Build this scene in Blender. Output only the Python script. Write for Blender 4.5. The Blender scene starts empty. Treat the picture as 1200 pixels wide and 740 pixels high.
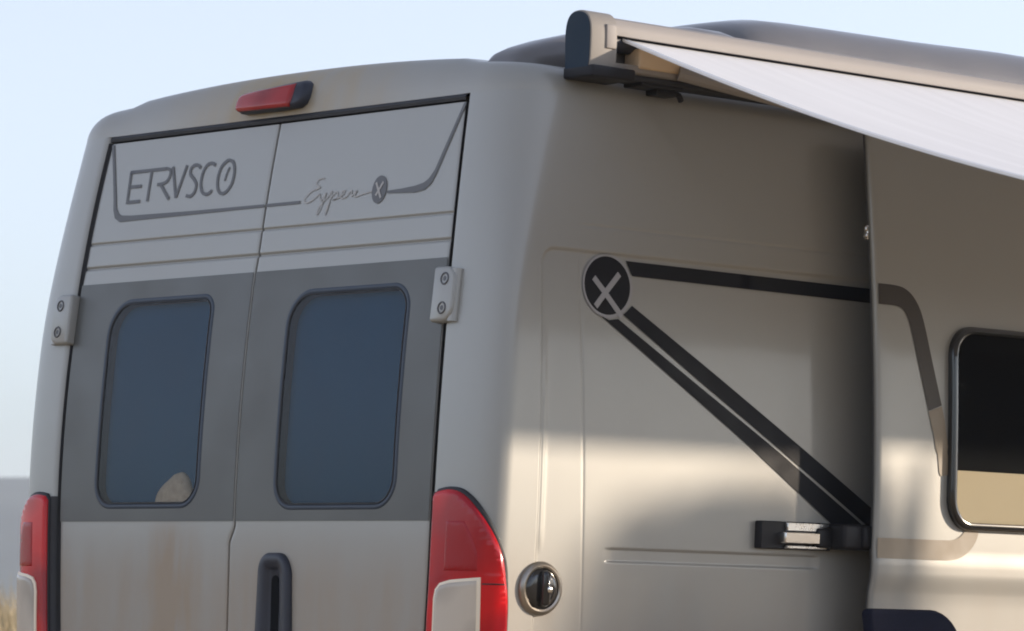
import bpy, bmesh, math, random
from mathutils import Vector, Matrix, noise
random.seed(7)
scn = bpy.context.scene
COL = scn.collection
R_ = math.radians

# ------------------------------------------------------------------ camera, sky, sun, exposure
cam_d = bpy.data.cameras.new('camera')
cam = bpy.data.objects.new('camera', cam_d)
COL.objects.link(cam)
cam_d.sensor_width = 36.0
cam_d.lens = 139.5
cam_d.dof.use_dof = True
cam_d.dof.focus_distance = 10.7
cam_d.dof.aperture_fstop = 8.0
cam_d.clip_start = 0.1
cam_d.clip_end = 20000
yaw, pit, rol = R_(48.0372), R_(4.2647), R_(1.2793)
fw = Vector((-math.sin(yaw) * math.cos(pit), math.cos(yaw) * math.cos(pit), math.sin(pit)))
rt = Vector((math.cos(yaw), math.sin(yaw), 0))
up = rt.cross(fw)
rt2 = rt * math.cos(rol) + up * math.sin(rol)
up2 = up * math.cos(rol) - rt * math.sin(rol)
m = Matrix((rt2, up2, -fw)).transposed().to_4x4()
m.translation = Vector((8.2929, -6.4886, 1.2191))
cam.matrix_world = m
scn.camera = cam

SUN = Vector((1.0, 1.45, 0.315)).normalized()
SUN_EL = math.asin(SUN.z)
SUN_AZ = math.atan2(SUN.x, SUN.y)
world = bpy.data.worlds.new('World')
scn.world = world
world.use_nodes = True
nt = world.node_tree
sky = nt.nodes.new('ShaderNodeTexSky')
sky.sky_type = 'NISHITA'
sky.sun_disc = False
sky.sun_elevation = SUN_EL
sky.sun_rotation = SUN_AZ
sky.air_density = 1.0
sky.dust_density = 0.4
sky.ozone_density = 5.0
bg = nt.nodes['Background']
bg.inputs['Strength'].default_value = 0.15
hs = nt.nodes.new('ShaderNodeHueSaturation')
hs.inputs['Saturation'].default_value = 0.40
nt.links.new(sky.outputs[0], hs.inputs['Color'])
tint = nt.nodes.new('ShaderNodeMix')
tint.data_type = 'RGBA'; tint.blend_type = 'MULTIPLY'
tint.inputs[0].default_value = 1.0
tint.inputs[7].default_value = (0.99, 0.965, 0.985, 1)
nt.links.new(hs.outputs[0], tint.inputs[6])
nt.links.new(tint.outputs[2], bg.inputs['Color'])

sl = bpy.data.lights.new('sun', 'SUN')
sl.energy = 2.3
sl.angle = R_(1.6)
sl.color = (1.0, 0.83, 0.65)
so = bpy.data.objects.new('sun', sl)
COL.objects.link(so)
so.rotation_euler = SUN.to_track_quat('Z', 'Y').to_euler()
so.location = (20, 27, 8)

scn.view_settings.view_transform = 'Standard'
scn.view_settings.look = 'None'
scn.view_settings.exposure = 1.17
scn.view_settings.gamma = 1.0
scn.render.engine = 'CYCLES'
scn.cycles.use_denoising = True
scn.cycles.filter_width = 1.9
scn.cycles.max_bounces = 8
scn.cycles.volume_bounces = 1
scn.cycles.caustics_reflective = False
scn.cycles.caustics_refractive = False

# ------------------------------------------------------------------ helpers
def mesh(name, V, F, mat, parent=None, smooth=True, label=None, angle=35):
    me = bpy.data.meshes.new(name)
    me.from_pydata([tuple(v) for v in V], [], F)
    me.update()
    bm = bmesh.new(); bm.from_mesh(me)
    bmesh.ops.remove_doubles(bm, verts=bm.verts, dist=1e-6)
    bmesh.ops.recalc_face_normals(bm, faces=bm.faces)
    bm.to_mesh(me); bm.free()
    if smooth:
        me.polygons.foreach_set('use_smooth', [True] * len(me.polygons))
        me.set_sharp_from_angle(angle=R_(angle))
    me.materials.append(mat)
    o = bpy.data.objects.new(name, me)
    COL.objects.link(o)
    if parent: o.parent = parent
    if label: o['label'] = label
    return o

def thing(name, label, cat, loc=(0, 0, 0), group=None):
    o = bpy.data.objects.new(name, None)
    COL.objects.link(o)
    o.location = loc
    o['label'] = label; o['category'] = cat
    if group: o['group'] = group
    return o

def grid_faces(nu, nv, base=0):
    F = []
    for i in range(nu - 1):
        for j in range(nv - 1):
            a = base + i * nv + j
            F.append((a, a + nv, a + nv + 1, a + 1))
    return F

def dense(a, b, step, spots=()):
    """values from a to b at step, with finer ones around each (centre, half width, fine step)"""
    vals = set()
    n = max(1, round((b - a) / step))
    for i in range(n + 1): vals.add(round(a + (b - a) * i / n, 5))
    for c, w, s in spots:
        k = int(w / s)
        for i in range(-k, k + 1):
            v = c + i * s
            if a < v < b: vals.add(round(v, 5))
    out = []
    for v in sorted(vals):
        if not out or v - out[-1] > 0.0008: out.append(v)
    return out

def sm(a, b, x):
    t = max(0.0, min(1.0, (x - a) / (b - a)))
    return t * t * (3 - 2 * t)

def rrect(x0, x1, z0, z1, r, n=8):
    """rounded rectangle, anticlockwise; r is one radius or four (x1z1, x0z1, x0z0, x1z0)"""
    rs = r if isinstance(r, (tuple, list)) else (r,) * 4
    P = []
    for q, (cx, cz, rr) in enumerate(((x1 - rs[0], z1 - rs[0], rs[0]), (x0 + rs[1], z1 - rs[1], rs[1]),
                                      (x0 + rs[2], z0 + rs[2], rs[2]), (x1 - rs[3], z0 + rs[3], rs[3]))):
        for i in range(n + 1):
            a = math.pi / 2 * (q + i / n)
            P.append((cx + rr * math.cos(a), cz + rr * math.sin(a)))
    return P

def circ(cx, cz, r, n=40, rz=None):
    rz = rz or r
    return [(cx + r * math.cos(2 * math.pi * i / n), cz + rz * math.sin(2 * math.pi * i / n)) for i in range(n)]

def inset(P, d):
    """move each vertex of an anticlockwise outline inward by d along its corner normal"""
    n = len(P); out = []
    for i in range(n):
        a, b, c = Vector(P[i - 1]), Vector(P[i]), Vector(P[(i + 1) % n])
        e1 = (b - a); e2 = (c - b)
        if e1.length < 1e-7: e1 = e2
        if e2.length < 1e-7: e2 = e1
        e1 = e1.normalized(); e2 = e2.normalized()
        n1 = Vector((-e1.y, e1.x)); n2 = Vector((-e2.y, e2.x))
        nn = (n1 + n2)
        if nn.length < 1e-6: nn = n1
        nn.normalize()
        k = max(0.5, nn.dot(n1))
        out.append(tuple(b + nn * (d / k)))
    return out

def ccw(P):
    a = sum(P[i - 1][0] * P[i][1] - P[i][0] * P[i - 1][1] for i in range(len(P)))
    return list(P) if a > 0 else list(reversed(P))

def resample(P, d):
    out = []
    n = len(P)
    for i in range(n):
        a, b = Vector(P[i]), Vector(P[(i + 1) % n])
        k = max(1, math.ceil((b - a).length / d))
        for q in range(k): out.append(tuple(a + (b - a) * q / k))
    return out

def loft(surf, loops, cap_end=True, cap_start=False):
    """loops: [(outline, offset), ...] on a surface, joined by quads; end caps filled"""
    V = []; F = []
    n = len(loops[0][0])
    for P, off in loops:
        V += [surf(a, b, off) for a, b in P]
    for k in range(len(loops) - 1):
        for i in range(n):
            j = (i + 1) % n
            F.append((k * n + i, k * n + j, (k + 1) * n + j, (k + 1) * n + i))
    if cap_end: F.append(tuple((len(loops) - 1) * n + i for i in range(n)))
    if cap_start: F.append(tuple(reversed(range(n))))
    return V, F

def decal(name, polys, surf, off, mat, parent, label=None, step=0.04, smooth=True):
    """thin printed film: flat outlines cut into small cells and laid on a surface"""
    bm = bmesh.new()
    for P in polys:
        vs = [bm.verts.new((a, b, 0)) for a, b in P]
        bm.faces.new(vs)
    bmesh.ops.triangulate(bm, faces=bm.faces[:])
    a0 = min(v.co.x for v in bm.verts); a1 = max(v.co.x for v in bm.verts)
    b0 = min(v.co.y for v in bm.verts); b1 = max(v.co.y for v in bm.verts)
    k = math.floor(a0 / step) + 1
    while k * step < a1:
        bmesh.ops.bisect_plane(bm, geom=bm.verts[:] + bm.edges[:] + bm.faces[:], plane_co=(k * step, 0, 0), plane_no=(1, 0, 0)); k += 1
    k = math.floor(b0 / step) + 1
    while k * step < b1:
        bmesh.ops.bisect_plane(bm, geom=bm.verts[:] + bm.edges[:] + bm.faces[:], plane_co=(0, k * step, 0), plane_no=(0, 1, 0)); k += 1
    for v in bm.verts: v.co = surf(v.co.x, v.co.y, off)
    bmesh.ops.recalc_face_normals(bm, faces=bm.faces)
    me = bpy.data.meshes.new(name); bm.to_mesh(me); bm.free()
    if smooth: me.polygons.foreach_set('use_smooth', [True] * len(me.polygons))
    me.materials.append(mat)
    o = bpy.data.objects.new(name, me); COL.objects.link(o)
    o.parent = parent
    if label: o['label'] = label
    return o

def stroke(P, w):
    """outline of a polyline drawn with a pen of width w (a number or one per point)"""
    n = len(P); ws = w if isinstance(w, (list, tuple)) else [w] * n
    L = []; Rr = []
    for i in range(n):
        p = Vector(P[i])
        d1 = (p - Vector(P[i - 1])).normalized() if i > 0 else None
        d2 = (Vector(P[i + 1]) - p).normalized() if i < n - 1 else None
        if d1 is None: d1 = d2
        if d2 is None: d2 = d1
        n1 = Vector((-d1.y, d1.x)); n2 = Vector((-d2.y, d2.x))
        nn = (n1 + n2).normalized(); k = max(0.6, nn.dot(n1))
        L.append(p + nn * ws[i] / 2 / k); Rr.append(p - nn * ws[i] / 2 / k)
    return [[tuple(L[i]), tuple(Rr[i]), tuple(Rr[i + 1]), tuple(L[i + 1])] for i in range(n - 1)]

def smooth_line(P, k=5):
    out = []
    n = len(P)
    for i in range(n - 1):
        p0, p1, p2, p3 = (Vector(P[max(i - 1, 0)]), Vector(P[i]), Vector(P[i + 1]), Vector(P[min(i + 2, n - 1)]))
        for s in range(k):
            t = s / k
            out.append(tuple(0.5 * ((2 * p1) + (p2 - p0) * t + (2 * p0 - 5 * p1 + 4 * p2 - p3) * t * t + (3 * p1 - p0 - 3 * p2 + p3) * t ** 3)))
    out.append(tuple(P[-1]))
    return out

def box(c, s, bev=0.0):
    """box at centre c with size s, chamfered by bev: verts, faces"""
    bm = bmesh.new()
    bmesh.ops.create_cube(bm, size=1.0)
    for v in bm.verts: v.co = Vector((v.co.x * s[0], v.co.y * s[1], v.co.z * s[2]))
    if bev: bmesh.ops.bevel(bm, geom=bm.edges[:], offset=bev, segments=3, affect='EDGES', profile=0.5)
    bm.verts.index_update()
    V = [v.co + Vector(c) for v in bm.verts]; F = [tuple(v.index for v in f.verts) for f in bm.faces]
    bm.free(); return V, F

def join(parts):
    V = []; F = []
    for v, f in parts:
        b = len(V); V += list(v); F += [tuple(i + b for i in q) for q in f]
    return V, F

def tube(P, r, n=10, caps=True):
    V = []; F = []
    P = [Vector(p) for p in P]
    rs = r if isinstance(r, (list, tuple)) else [r] * len(P)
    for i, p in enumerate(P):
        d = (P[min(i + 1, len(P) - 1)] - P[max(i - 1, 0)]).normalized()
        a = d.cross(Vector((0, 0, 1)))
        if a.length < 0.05: a = d.cross(Vector((0, 1, 0)))
        a.normalize(); b = d.cross(a)
        for k in range(n):
            t = 2 * math.pi * k / n
            V.append(p + (a * math.cos(t) + b * math.sin(t)) * rs[i])
    for i in range(len(P) - 1):
        for k in range(n):
            j = (k + 1) % n
            F.append((i * n + k, i * n + j, (i + 1) * n + j, (i + 1) * n + k))
    if caps:
        F.append(tuple(reversed(range(n)))); F.append(tuple((len(P) - 1) * n + k for k in range(n)))
    return V, F

# ------------------------------------------------------------------ materials
def mat(name, color, rough=0.5, metal=0.0, coat=0.0, coat_rough=0.05, spec=0.5, sub=None):
    mt = bpy.data.materials.new(name); mt.use_nodes = True
    b = mt.node_tree.nodes['Principled BSDF']
    b.inputs['Base Color'].default_value = (*color, 1)
    b.inputs['Roughness'].default_value = rough
    b.inputs['Metallic'].default_value = metal
    b.inputs['Coat Weight'].default_value = coat
    b.inputs['Coat Roughness'].default_value = coat_rough
    b.inputs['Specular IOR Level'].default_value = spec
    return mt

def varied(mt, color, amount=0.12, scale=8.0, rough_amount=0.1, bump=0.0, stretch=(1, 1, 1)):
    """uneven tone, gloss and fine relief on a plain material"""
    n = mt.node_tree; b = n.nodes['Principled BSDF']; L = n.links
    tc = n.nodes.new('ShaderNodeTexCoord'); mp = n.nodes.new('ShaderNodeMapping')
    mp.inputs['Scale'].default_value = stretch
    L.new(tc.outputs['Object'], mp.inputs[0])
    nz = n.nodes.new('ShaderNodeTexNoise'); nz.inputs['Scale'].default_value = scale; nz.inputs['Detail'].default_value = 6
    L.new(mp.outputs[0], nz.inputs['Vector'])
    rp = n.nodes.new('ShaderNodeMapRange'); rp.inputs[3].default_value = 1 - amount; rp.inputs[4].default_value = 1 + amount
    rp.inputs[1].default_value = 0.3; rp.inputs[2].default_value = 0.7
    L.new(nz.outputs[0], rp.inputs[0])
    mx = n.nodes.new('ShaderNodeMix'); mx.data_type = 'RGBA'; mx.blend_type = 'MULTIPLY'
    mx.inputs[0].default_value = 1; mx.inputs[6].default_value = (*color, 1)
    L.new(rp.outputs[0], mx.inputs[7]); L.new(mx.outputs[2], b.inputs['Base Color'])
    r0 = b.inputs['Roughness'].default_value
    rr = n.nodes.new('ShaderNodeMapRange'); rr.inputs[1].default_value = 0.3; rr.inputs[2].default_value = 0.7
    rr.inputs[3].default_value = max(0.02, r0 - rough_amount); rr.inputs[4].default_value = r0 + rough_amount
    L.new(nz.outputs[0], rr.inputs[0]); L.new(rr.outputs[0], b.inputs['Roughness'])
    if bump:
        bp = n.nodes.new('ShaderNodeBump'); bp.inputs['Strength'].default_value = bump; bp.inputs['Distance'].default_value = 0.002
        L.new(nz.outputs[0], bp.inputs['Height']); L.new(bp.outputs[0], b.inputs['Normal'])
    return mt

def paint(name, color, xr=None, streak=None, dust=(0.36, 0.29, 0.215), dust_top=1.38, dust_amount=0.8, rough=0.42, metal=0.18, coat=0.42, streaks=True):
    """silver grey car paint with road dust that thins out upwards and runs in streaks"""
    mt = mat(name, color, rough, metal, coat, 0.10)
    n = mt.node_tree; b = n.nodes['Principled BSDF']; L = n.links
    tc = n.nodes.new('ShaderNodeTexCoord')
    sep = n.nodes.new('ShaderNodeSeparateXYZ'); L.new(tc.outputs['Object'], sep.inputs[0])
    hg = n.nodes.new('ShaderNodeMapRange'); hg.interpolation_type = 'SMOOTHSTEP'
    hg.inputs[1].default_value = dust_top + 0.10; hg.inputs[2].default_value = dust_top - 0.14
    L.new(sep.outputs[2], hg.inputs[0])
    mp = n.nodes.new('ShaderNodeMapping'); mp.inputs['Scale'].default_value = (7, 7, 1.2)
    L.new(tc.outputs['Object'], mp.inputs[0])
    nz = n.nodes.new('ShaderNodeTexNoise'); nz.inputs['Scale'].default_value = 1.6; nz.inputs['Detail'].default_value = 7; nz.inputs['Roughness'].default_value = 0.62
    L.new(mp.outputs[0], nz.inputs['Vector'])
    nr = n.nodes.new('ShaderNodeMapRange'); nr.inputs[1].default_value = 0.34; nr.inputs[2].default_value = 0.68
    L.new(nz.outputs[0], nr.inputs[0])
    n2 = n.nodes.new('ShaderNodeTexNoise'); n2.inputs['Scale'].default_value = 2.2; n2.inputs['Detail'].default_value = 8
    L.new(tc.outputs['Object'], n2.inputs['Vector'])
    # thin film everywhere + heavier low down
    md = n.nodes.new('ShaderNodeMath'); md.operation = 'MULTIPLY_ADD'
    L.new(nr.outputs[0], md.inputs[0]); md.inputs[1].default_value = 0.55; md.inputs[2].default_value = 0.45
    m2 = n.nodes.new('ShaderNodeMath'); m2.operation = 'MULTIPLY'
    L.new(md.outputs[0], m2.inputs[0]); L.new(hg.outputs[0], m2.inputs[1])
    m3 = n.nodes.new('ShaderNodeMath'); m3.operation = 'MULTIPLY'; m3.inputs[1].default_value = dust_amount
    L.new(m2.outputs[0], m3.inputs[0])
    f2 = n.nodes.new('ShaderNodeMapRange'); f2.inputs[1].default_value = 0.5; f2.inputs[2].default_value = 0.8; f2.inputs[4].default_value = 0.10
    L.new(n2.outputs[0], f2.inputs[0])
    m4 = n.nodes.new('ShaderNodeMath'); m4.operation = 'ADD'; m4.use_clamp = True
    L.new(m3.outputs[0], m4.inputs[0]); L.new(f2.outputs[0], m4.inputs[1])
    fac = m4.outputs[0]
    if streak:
        # more of the brown, broken into upright streaks, down one part of the panel
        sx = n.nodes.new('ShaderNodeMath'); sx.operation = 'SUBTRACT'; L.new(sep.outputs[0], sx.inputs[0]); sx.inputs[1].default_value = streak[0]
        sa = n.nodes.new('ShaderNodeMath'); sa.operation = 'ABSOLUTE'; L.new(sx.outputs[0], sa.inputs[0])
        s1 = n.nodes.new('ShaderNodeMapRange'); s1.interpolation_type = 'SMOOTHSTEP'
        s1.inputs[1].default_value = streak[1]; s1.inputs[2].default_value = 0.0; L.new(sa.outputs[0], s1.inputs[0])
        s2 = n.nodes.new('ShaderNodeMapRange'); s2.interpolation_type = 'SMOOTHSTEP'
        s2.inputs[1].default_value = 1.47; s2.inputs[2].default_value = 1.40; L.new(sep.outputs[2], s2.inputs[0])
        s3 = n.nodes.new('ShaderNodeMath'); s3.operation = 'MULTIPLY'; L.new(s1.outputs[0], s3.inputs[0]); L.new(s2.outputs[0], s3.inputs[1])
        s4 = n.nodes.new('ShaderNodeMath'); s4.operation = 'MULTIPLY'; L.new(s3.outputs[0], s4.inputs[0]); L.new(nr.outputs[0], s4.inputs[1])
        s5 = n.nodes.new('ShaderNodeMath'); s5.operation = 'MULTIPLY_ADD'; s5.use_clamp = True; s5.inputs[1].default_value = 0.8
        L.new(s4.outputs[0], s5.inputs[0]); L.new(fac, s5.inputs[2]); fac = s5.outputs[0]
    if xr:
        ab = n.nodes.new('ShaderNodeMath'); ab.operation = 'ABSOLUTE'; L.new(sep.outputs[0], ab.inputs[0])
        xm = n.nodes.new('ShaderNodeMapRange'); xm.interpolation_type = 'SMOOTHSTEP'
        xm.inputs[1].default_value = xr[1]; xm.inputs[2].default_value = xr[0]; xm.inputs[3].default_value = 0.12
        L.new(ab.outputs[0], xm.inputs[0])
        xx = n.nodes.new('ShaderNodeMath'); xx.operation = 'MULTIPLY'
        L.new(fac, xx.inputs[0]); L.new(xm.outputs[0], xx.inputs[1]); fac = xx.outputs[0]
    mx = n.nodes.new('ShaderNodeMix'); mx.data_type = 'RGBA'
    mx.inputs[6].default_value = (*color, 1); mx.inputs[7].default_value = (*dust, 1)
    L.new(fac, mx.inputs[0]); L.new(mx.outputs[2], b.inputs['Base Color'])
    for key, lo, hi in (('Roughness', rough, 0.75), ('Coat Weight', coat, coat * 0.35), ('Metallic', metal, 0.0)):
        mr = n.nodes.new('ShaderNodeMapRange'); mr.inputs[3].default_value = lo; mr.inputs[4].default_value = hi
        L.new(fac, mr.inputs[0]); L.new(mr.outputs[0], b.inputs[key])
    # slight waviness of pressed sheet metal
    n3 = n.nodes.new('ShaderNodeTexNoise'); n3.inputs['Scale'].default_value = 3.0; n3.inputs['Detail'].default_value = 1
    L.new(tc.outputs['Object'], n3.inputs['Vector'])
    bp = n.nodes.new('ShaderNodeBump'); bp.inputs['Strength'].default_value = 0.25; bp.inputs['Distance'].default_value = 0.004
    L.new(n3.outputs[0], bp.inputs['Height']); L.new(bp.outputs[0], b.inputs['Normal']); L.new(bp.outputs[0], b.inputs['Coat Normal'])
    return mt

M = {}
PAINT = (0.334, 0.334, 0.312)
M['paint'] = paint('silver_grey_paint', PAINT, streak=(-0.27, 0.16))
M['header'] = paint('silver_grey_paint_dusty_top', PAINT, xr=(0.12, 0.62), dust=(0.42, 0.31, 0.16), dust_top=2.9, dust_amount=0.7)
M['side_paint'] = paint('silver_grey_side_paint', PAINT, dust_amount=0.3)
M['door_paint'] = paint('sliding_door_paint', PAINT, dust_amount=0.25)
M['band'] = varied(mat('matt_grey_film', (0.100, 0.103, 0.097), 0.45, 0.2, 0.15, 0.2), (0.100, 0.103, 0.097), 0.06, 5)
M['line'] = mat('dark_grey_film', (0.118, 0.120, 0.124), 0.5)
M['script'] = mat('pale_grey_film', (0.42, 0.40, 0.37), 0.5)
M['ring'] = mat('light_grey_film', (0.33, 0.33, 0.34), 0.4)
M['black_film'] = varied(mat('black_film', (0.006, 0.007, 0.011), 0.5, spec=0.22), (0.006, 0.007, 0.011), 0.1, 10)
M['bronze_film'] = mat('dark_bronze_film', (0.05, 0.042, 0.035), 0.4, 0.3)
M['sunlit_film'] = varied(mat('sunlit_film', (0.30, 0.25, 0.185), 0.5), (0.30, 0.25, 0.185), 0.06, 9)  # sun on the dark door stripe, painted in as a lighter tan
M['rubber'] = varied(mat('black_rubber', (0.018, 0.019, 0.023), 0.6), (0.018, 0.019, 0.023), 0.2, 20)
M['navy_plastic'] = varied(mat('blue_black_plastic', (0.019, 0.023, 0.037), 0.42), (0.019, 0.023, 0.037), 0.12, 12, 0.06)
M['black'] = varied(mat('black_plastic', (0.010, 0.010, 0.013), 0.5, spec=0.25), (0.014, 0.014, 0.017), 0.2, 15)
M['frame'] = mat('window_frame_plastic', (0.030, 0.045, 0.070), 0.5)
M['pane'] = varied(mat('blue_tinted_glass', (0.010, 0.038, 0.085), 0.04, 0, 0, spec=0.5), (0.010, 0.038, 0.085), 0.08, 2.5, 0.02)
M['metal'] = varied(mat('brushed_metal', (0.62, 0.60, 0.56), 0.28, 1.0), (0.62, 0.60, 0.56), 0.08, 30)
M['chrome'] = mat('bright_chrome', (0.75, 0.73, 0.70), 0.12, 1.0)
M['bezel'] = mat('dull_bezel_metal', (0.36, 0.33, 0.29), 0.28, 0.9)
M['bolt'] = mat('dull_bolt', (0.10, 0.10, 0.105), 0.45, 0.4)
M['smoke'] = mat('smoked_black', (0.012, 0.012, 0.013), 0.12, 0, 0.6)
M['awning_case'] = varied(mat('anodised_aluminium', (0.29, 0.265, 0.245), 0.6, 0.0), (0.29, 0.265, 0.245), 0.05, 6, 0.06, stretch=(1, 0.1, 1))
M['awning_cap'] = varied(mat('grey_moulded_cap', (0.27, 0.245, 0.215), 0.55), (0.27, 0.245, 0.215), 0.06, 9)
M['sunlit_plastic'] = varied(mat('sunlit_plastic', (0.68, 0.51, 0.33), 0.6), (0.68, 0.51, 0.33), 0.08, 10)  # lighter tan stands in for sunlight on the awning's lower parts
M['cap_face'] = varied(mat('slate_blue_cap', (0.010, 0.026, 0.048), 0.5, spec=0.2), (0.010, 0.026, 0.048), 0.1, 9)
M['shell'] = varied(mat('grey_roof_shell', (0.135, 0.130, 0.130), 0.36, 0, 0.4), (0.135, 0.130, 0.130), 0.08, 3)
M['inner_grey'] = varied(mat('dark_inner_panel', (0.12, 0.122, 0.125), 0.5), (0.12, 0.122, 0.125), 0.1, 8)
M['navy_fabric'] = varied(mat('navy_fabric', (0.009, 0.011, 0.024), 0.9, spec=0.15), (0.009, 0.011, 0.024), 0.2, 160, 0.05, 0.3)
M['dark_in'] = mat('dark_interior', (0.006, 0.007, 0.009), 0.9, spec=0.1)
M['tyre'] = mat('tyre_rubber', (0.02, 0.02, 0.02), 0.8)
M['blind'] = varied(mat('tan_blind', (0.60, 0.52, 0.37), 0.8), (0.60, 0.52, 0.37), 0.05, 4)

def lens_mat(name, color, deep, emis=None):
    mt = mat(name, color, 0.15, 0, 0.25, 0.04, spec=0.35)
    n = mt.node_tree; b = n.nodes['Principled BSDF']; L = n.links
    tc = n.nodes.new('ShaderNodeTexCoord')
    wv = n.nodes.new('ShaderNodeTexWave'); wv.bands_direction = 'Z'; wv.inputs['Scale'].default_value = 14; wv.inputs['Distortion'].default_value = 0.2
    L.new(tc.outputs['Object'], wv.inputs['Vector'])
    nz = n.nodes.new('ShaderNodeTexNoise'); nz.inputs['Scale'].default_value = 6; nz.inputs['Detail'].default_value = 1
    L.new(tc.outputs['Object'], nz.inputs['Vector'])
    rp = n.nodes.new('ShaderNodeMapRange'); rp.inputs[1].default_value = 0.4; rp.inputs[2].default_value = 0.62
    L.new(nz.outputs[0], rp.inputs[0])
    mx = n.nodes.new('ShaderNodeMix'); mx.data_type = 'RGBA'
    mx.inputs[6].default_value = (*color, 1); mx.inputs[7].default_value = (*deep, 1)
    L.new(rp.outputs[0], mx.inputs[0]); L.new(mx.outputs[2], b.inputs['Base Color'])
    bp = n.nodes.new('ShaderNodeBump'); bp.inputs['Strength'].default_value = 0.004; bp.inputs['Distance'].default_value = 0.002
    L.new(wv.outputs[0], bp.inputs['Height']); L.new(bp.outputs[0], b.inputs['Normal'])
    return mt
M['red_lens'] = lens_mat('red_lens', (0.66, 0.004, 0.010), (0.36, 0.003, 0.012))
M['white_lens'] = lens_mat('clear_lens', (0.60, 0.53, 0.44), (0.42, 0.37, 0.31))
M['lens_rim'] = mat('cream_lens_rim', (0.90, 0.78, 0.60), 0.4)
M['deep_red'] = mat('deep_red_reflector', (0.34, 0.002, 0.008), 0.25, spec=0.4)
M['brake_red'] = lens_mat('brake_red', (0.38, 0.03, 0.03), (0.22, 0.015, 0.018))

def glass_mat(name, tint, ior=1.45):
    mt = bpy.data.materials.new(name); mt.use_nodes = True
    n = mt.node_tree; L = n.links
    n.nodes.remove(n.nodes['Principled BSDF']); out = n.nodes['Material Output']
    t = n.nodes.new('ShaderNodeBsdfTransparent'); t.inputs[0].default_value = tint
    g = n.nodes.new('ShaderNodeBsdfGlossy'); g.inputs['Roughness'].default_value = 0.03
    fr = n.nodes.new('ShaderNodeFresnel'); fr.inputs[0].default_value = ior
    mx = n.nodes.new('ShaderNodeMixShader')
    L.new(fr.outputs[0], mx.inputs[0]); L.new(t.outputs[0], mx.inputs[1]); L.new(g.outputs[0], mx.inputs[2]); L.new(mx.outputs[0], out.inputs[0])
    return mt
M['glass'] = glass_mat('smoked_window_glass', (0.86, 0.86, 0.84, 1), 1.1)
M['tint_glass'] = glass_mat('clear_rear_glass', (0.95, 0.96, 0.97, 1), 1.34)
M['screen'] = varied(mat('blue_window_screen', (0.003, 0.052, 0.115), 0.8, spec=0.1), (0.003, 0.052, 0.115), 0.10, 3)
M['straw_weave'] = varied(mat('tan_weave', (0.40, 0.32, 0.23), 0.8), (0.40, 0.32, 0.23), 0.15, 60, 0.05, 0.4)

def fabric_mat(name, color, trans, faint):
    mt = mat(name, color, 0.75)
    n = mt.node_tree; b = n.nodes['Principled BSDF']; L = n.links
    tc = n.nodes.new('ShaderNodeTexCoord'); sp = n.nodes.new('ShaderNodeMapping'); sp.inputs['Scale'].default_value = (0.6, 9, 0.6)
    L.new(tc.outputs['Object'], sp.inputs[0])
    nz = n.nodes.new('ShaderNodeTexNoise'); nz.inputs['Scale'].default_value = 1.5; nz.inputs['Detail'].default_value = 4
    L.new(sp.outputs[0], nz.inputs['Vector'])
    rp = n.nodes.new('ShaderNodeMapRange'); rp.inputs[1].default_value = 0.3; rp.inputs[2].default_value = 0.7; rp.inputs[3].default_value = 1 - faint; rp.inputs[4].default_value = 1
    L.new(nz.outputs[0], rp.inputs[0])
    mx = n.nodes.new('ShaderNodeMix'); mx.data_type = 'RGBA'; mx.blend_type = 'MULTIPLY'; mx.inputs[0].default_value = 1
    mx.inputs[6].default_value = (*color, 1); L.new(rp.outputs[0], mx.inputs[7]); L.new(mx.outputs[2], b.inputs['Base Color'])
    if trans:
        tl = n.nodes.new('ShaderNodeBsdfTranslucent'); L.new(mx.outputs[2], tl.inputs[0])
        ms = n.nodes.new('ShaderNodeMixShader'); ms.inputs[0].default_value = trans
        L.new(b.outputs[0], ms.inputs[1]); L.new(tl.outputs[0], ms.inputs[2]); L.new(ms.outputs[0], n.nodes['Material Output'].inputs['Surface'])
    return mt
M['canopy'] = fabric_mat('white_awning_cloth', (0.90, 0.90, 0.90), 0.13, 0.08)

# ------------------------------------------------------------------ van surfaces (metres; x right, y forward, z up)
def RR(z):
    d = max(z, 1.4) - 1.4
    return 0.0031 * d + 0.0916 * d * d
def WW(z):
    d = min(z, 2.6) - 1.4
    return -0.0352 * d + 0.0567 * d * d
PROUD = 0.12
def rear(x, z, off=0.0):
    s = 0.1832 * (max(z, 1.4) - 1.4)
    q = math.sqrt(1 + s * s)
    return Vector((x, RR(z) - off / q, z + off * s / q))
def door_relief(z):
    g = -0.004 * math.exp(-((z - 2.220) / 0.0035) ** 2) - 0.005 * math.exp(-((z - 2.151) / 0.004) ** 2)
    g += 0.0015 * sm(2.150, 2.108, z) 
    return g
def relief(y, z):
    dx, dz = y - 0.165, 2.136 - z
    r = 0.05
    if dx < r and dz < r: d = r - math.hypot(r - dx, r - dz)
    else: d = min(dx, dz)
    g = -0.006 * sm(0.0, 0.012, d)
    g += 0.0030 * math.exp(-((y - 0.182) / 0.0095) ** 2) * sm(1.36, 1.42, z) * (1 - sm(1.72, 2.0, z))
    g -= 0.0016 * math.exp(-((z - 2.196) / 0.004) ** 2) * sm(0.27, 0.34, y)
    ys = 0.302 + 0.04 * (2.11 - z)
    g -= 0.0011 * math.exp(-((y - ys) / 0.004) ** 2) * (1 - sm(2.09, 2.12, z))
    t = sm(0.40, 0.44, y) * (1 - sm(1.16, 1.2, y))
    g -= 0.0045 * t * sm(1.346, 1.354, z) * (1 - sm(1.379, 1.387, z))
    return g
def side(y, z, off=0.0):
    return Vector((1 - WW(z) + relief(y, z) + off, y, z))
def door(y, z, off=0.0):
    g = 0.003 * sm(1.41, 1.36, z) - 0.009 * sm(1.345, 1.275, z)
    return Vector((1 - WW(z) + PROUD + g + off, y, z))
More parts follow.
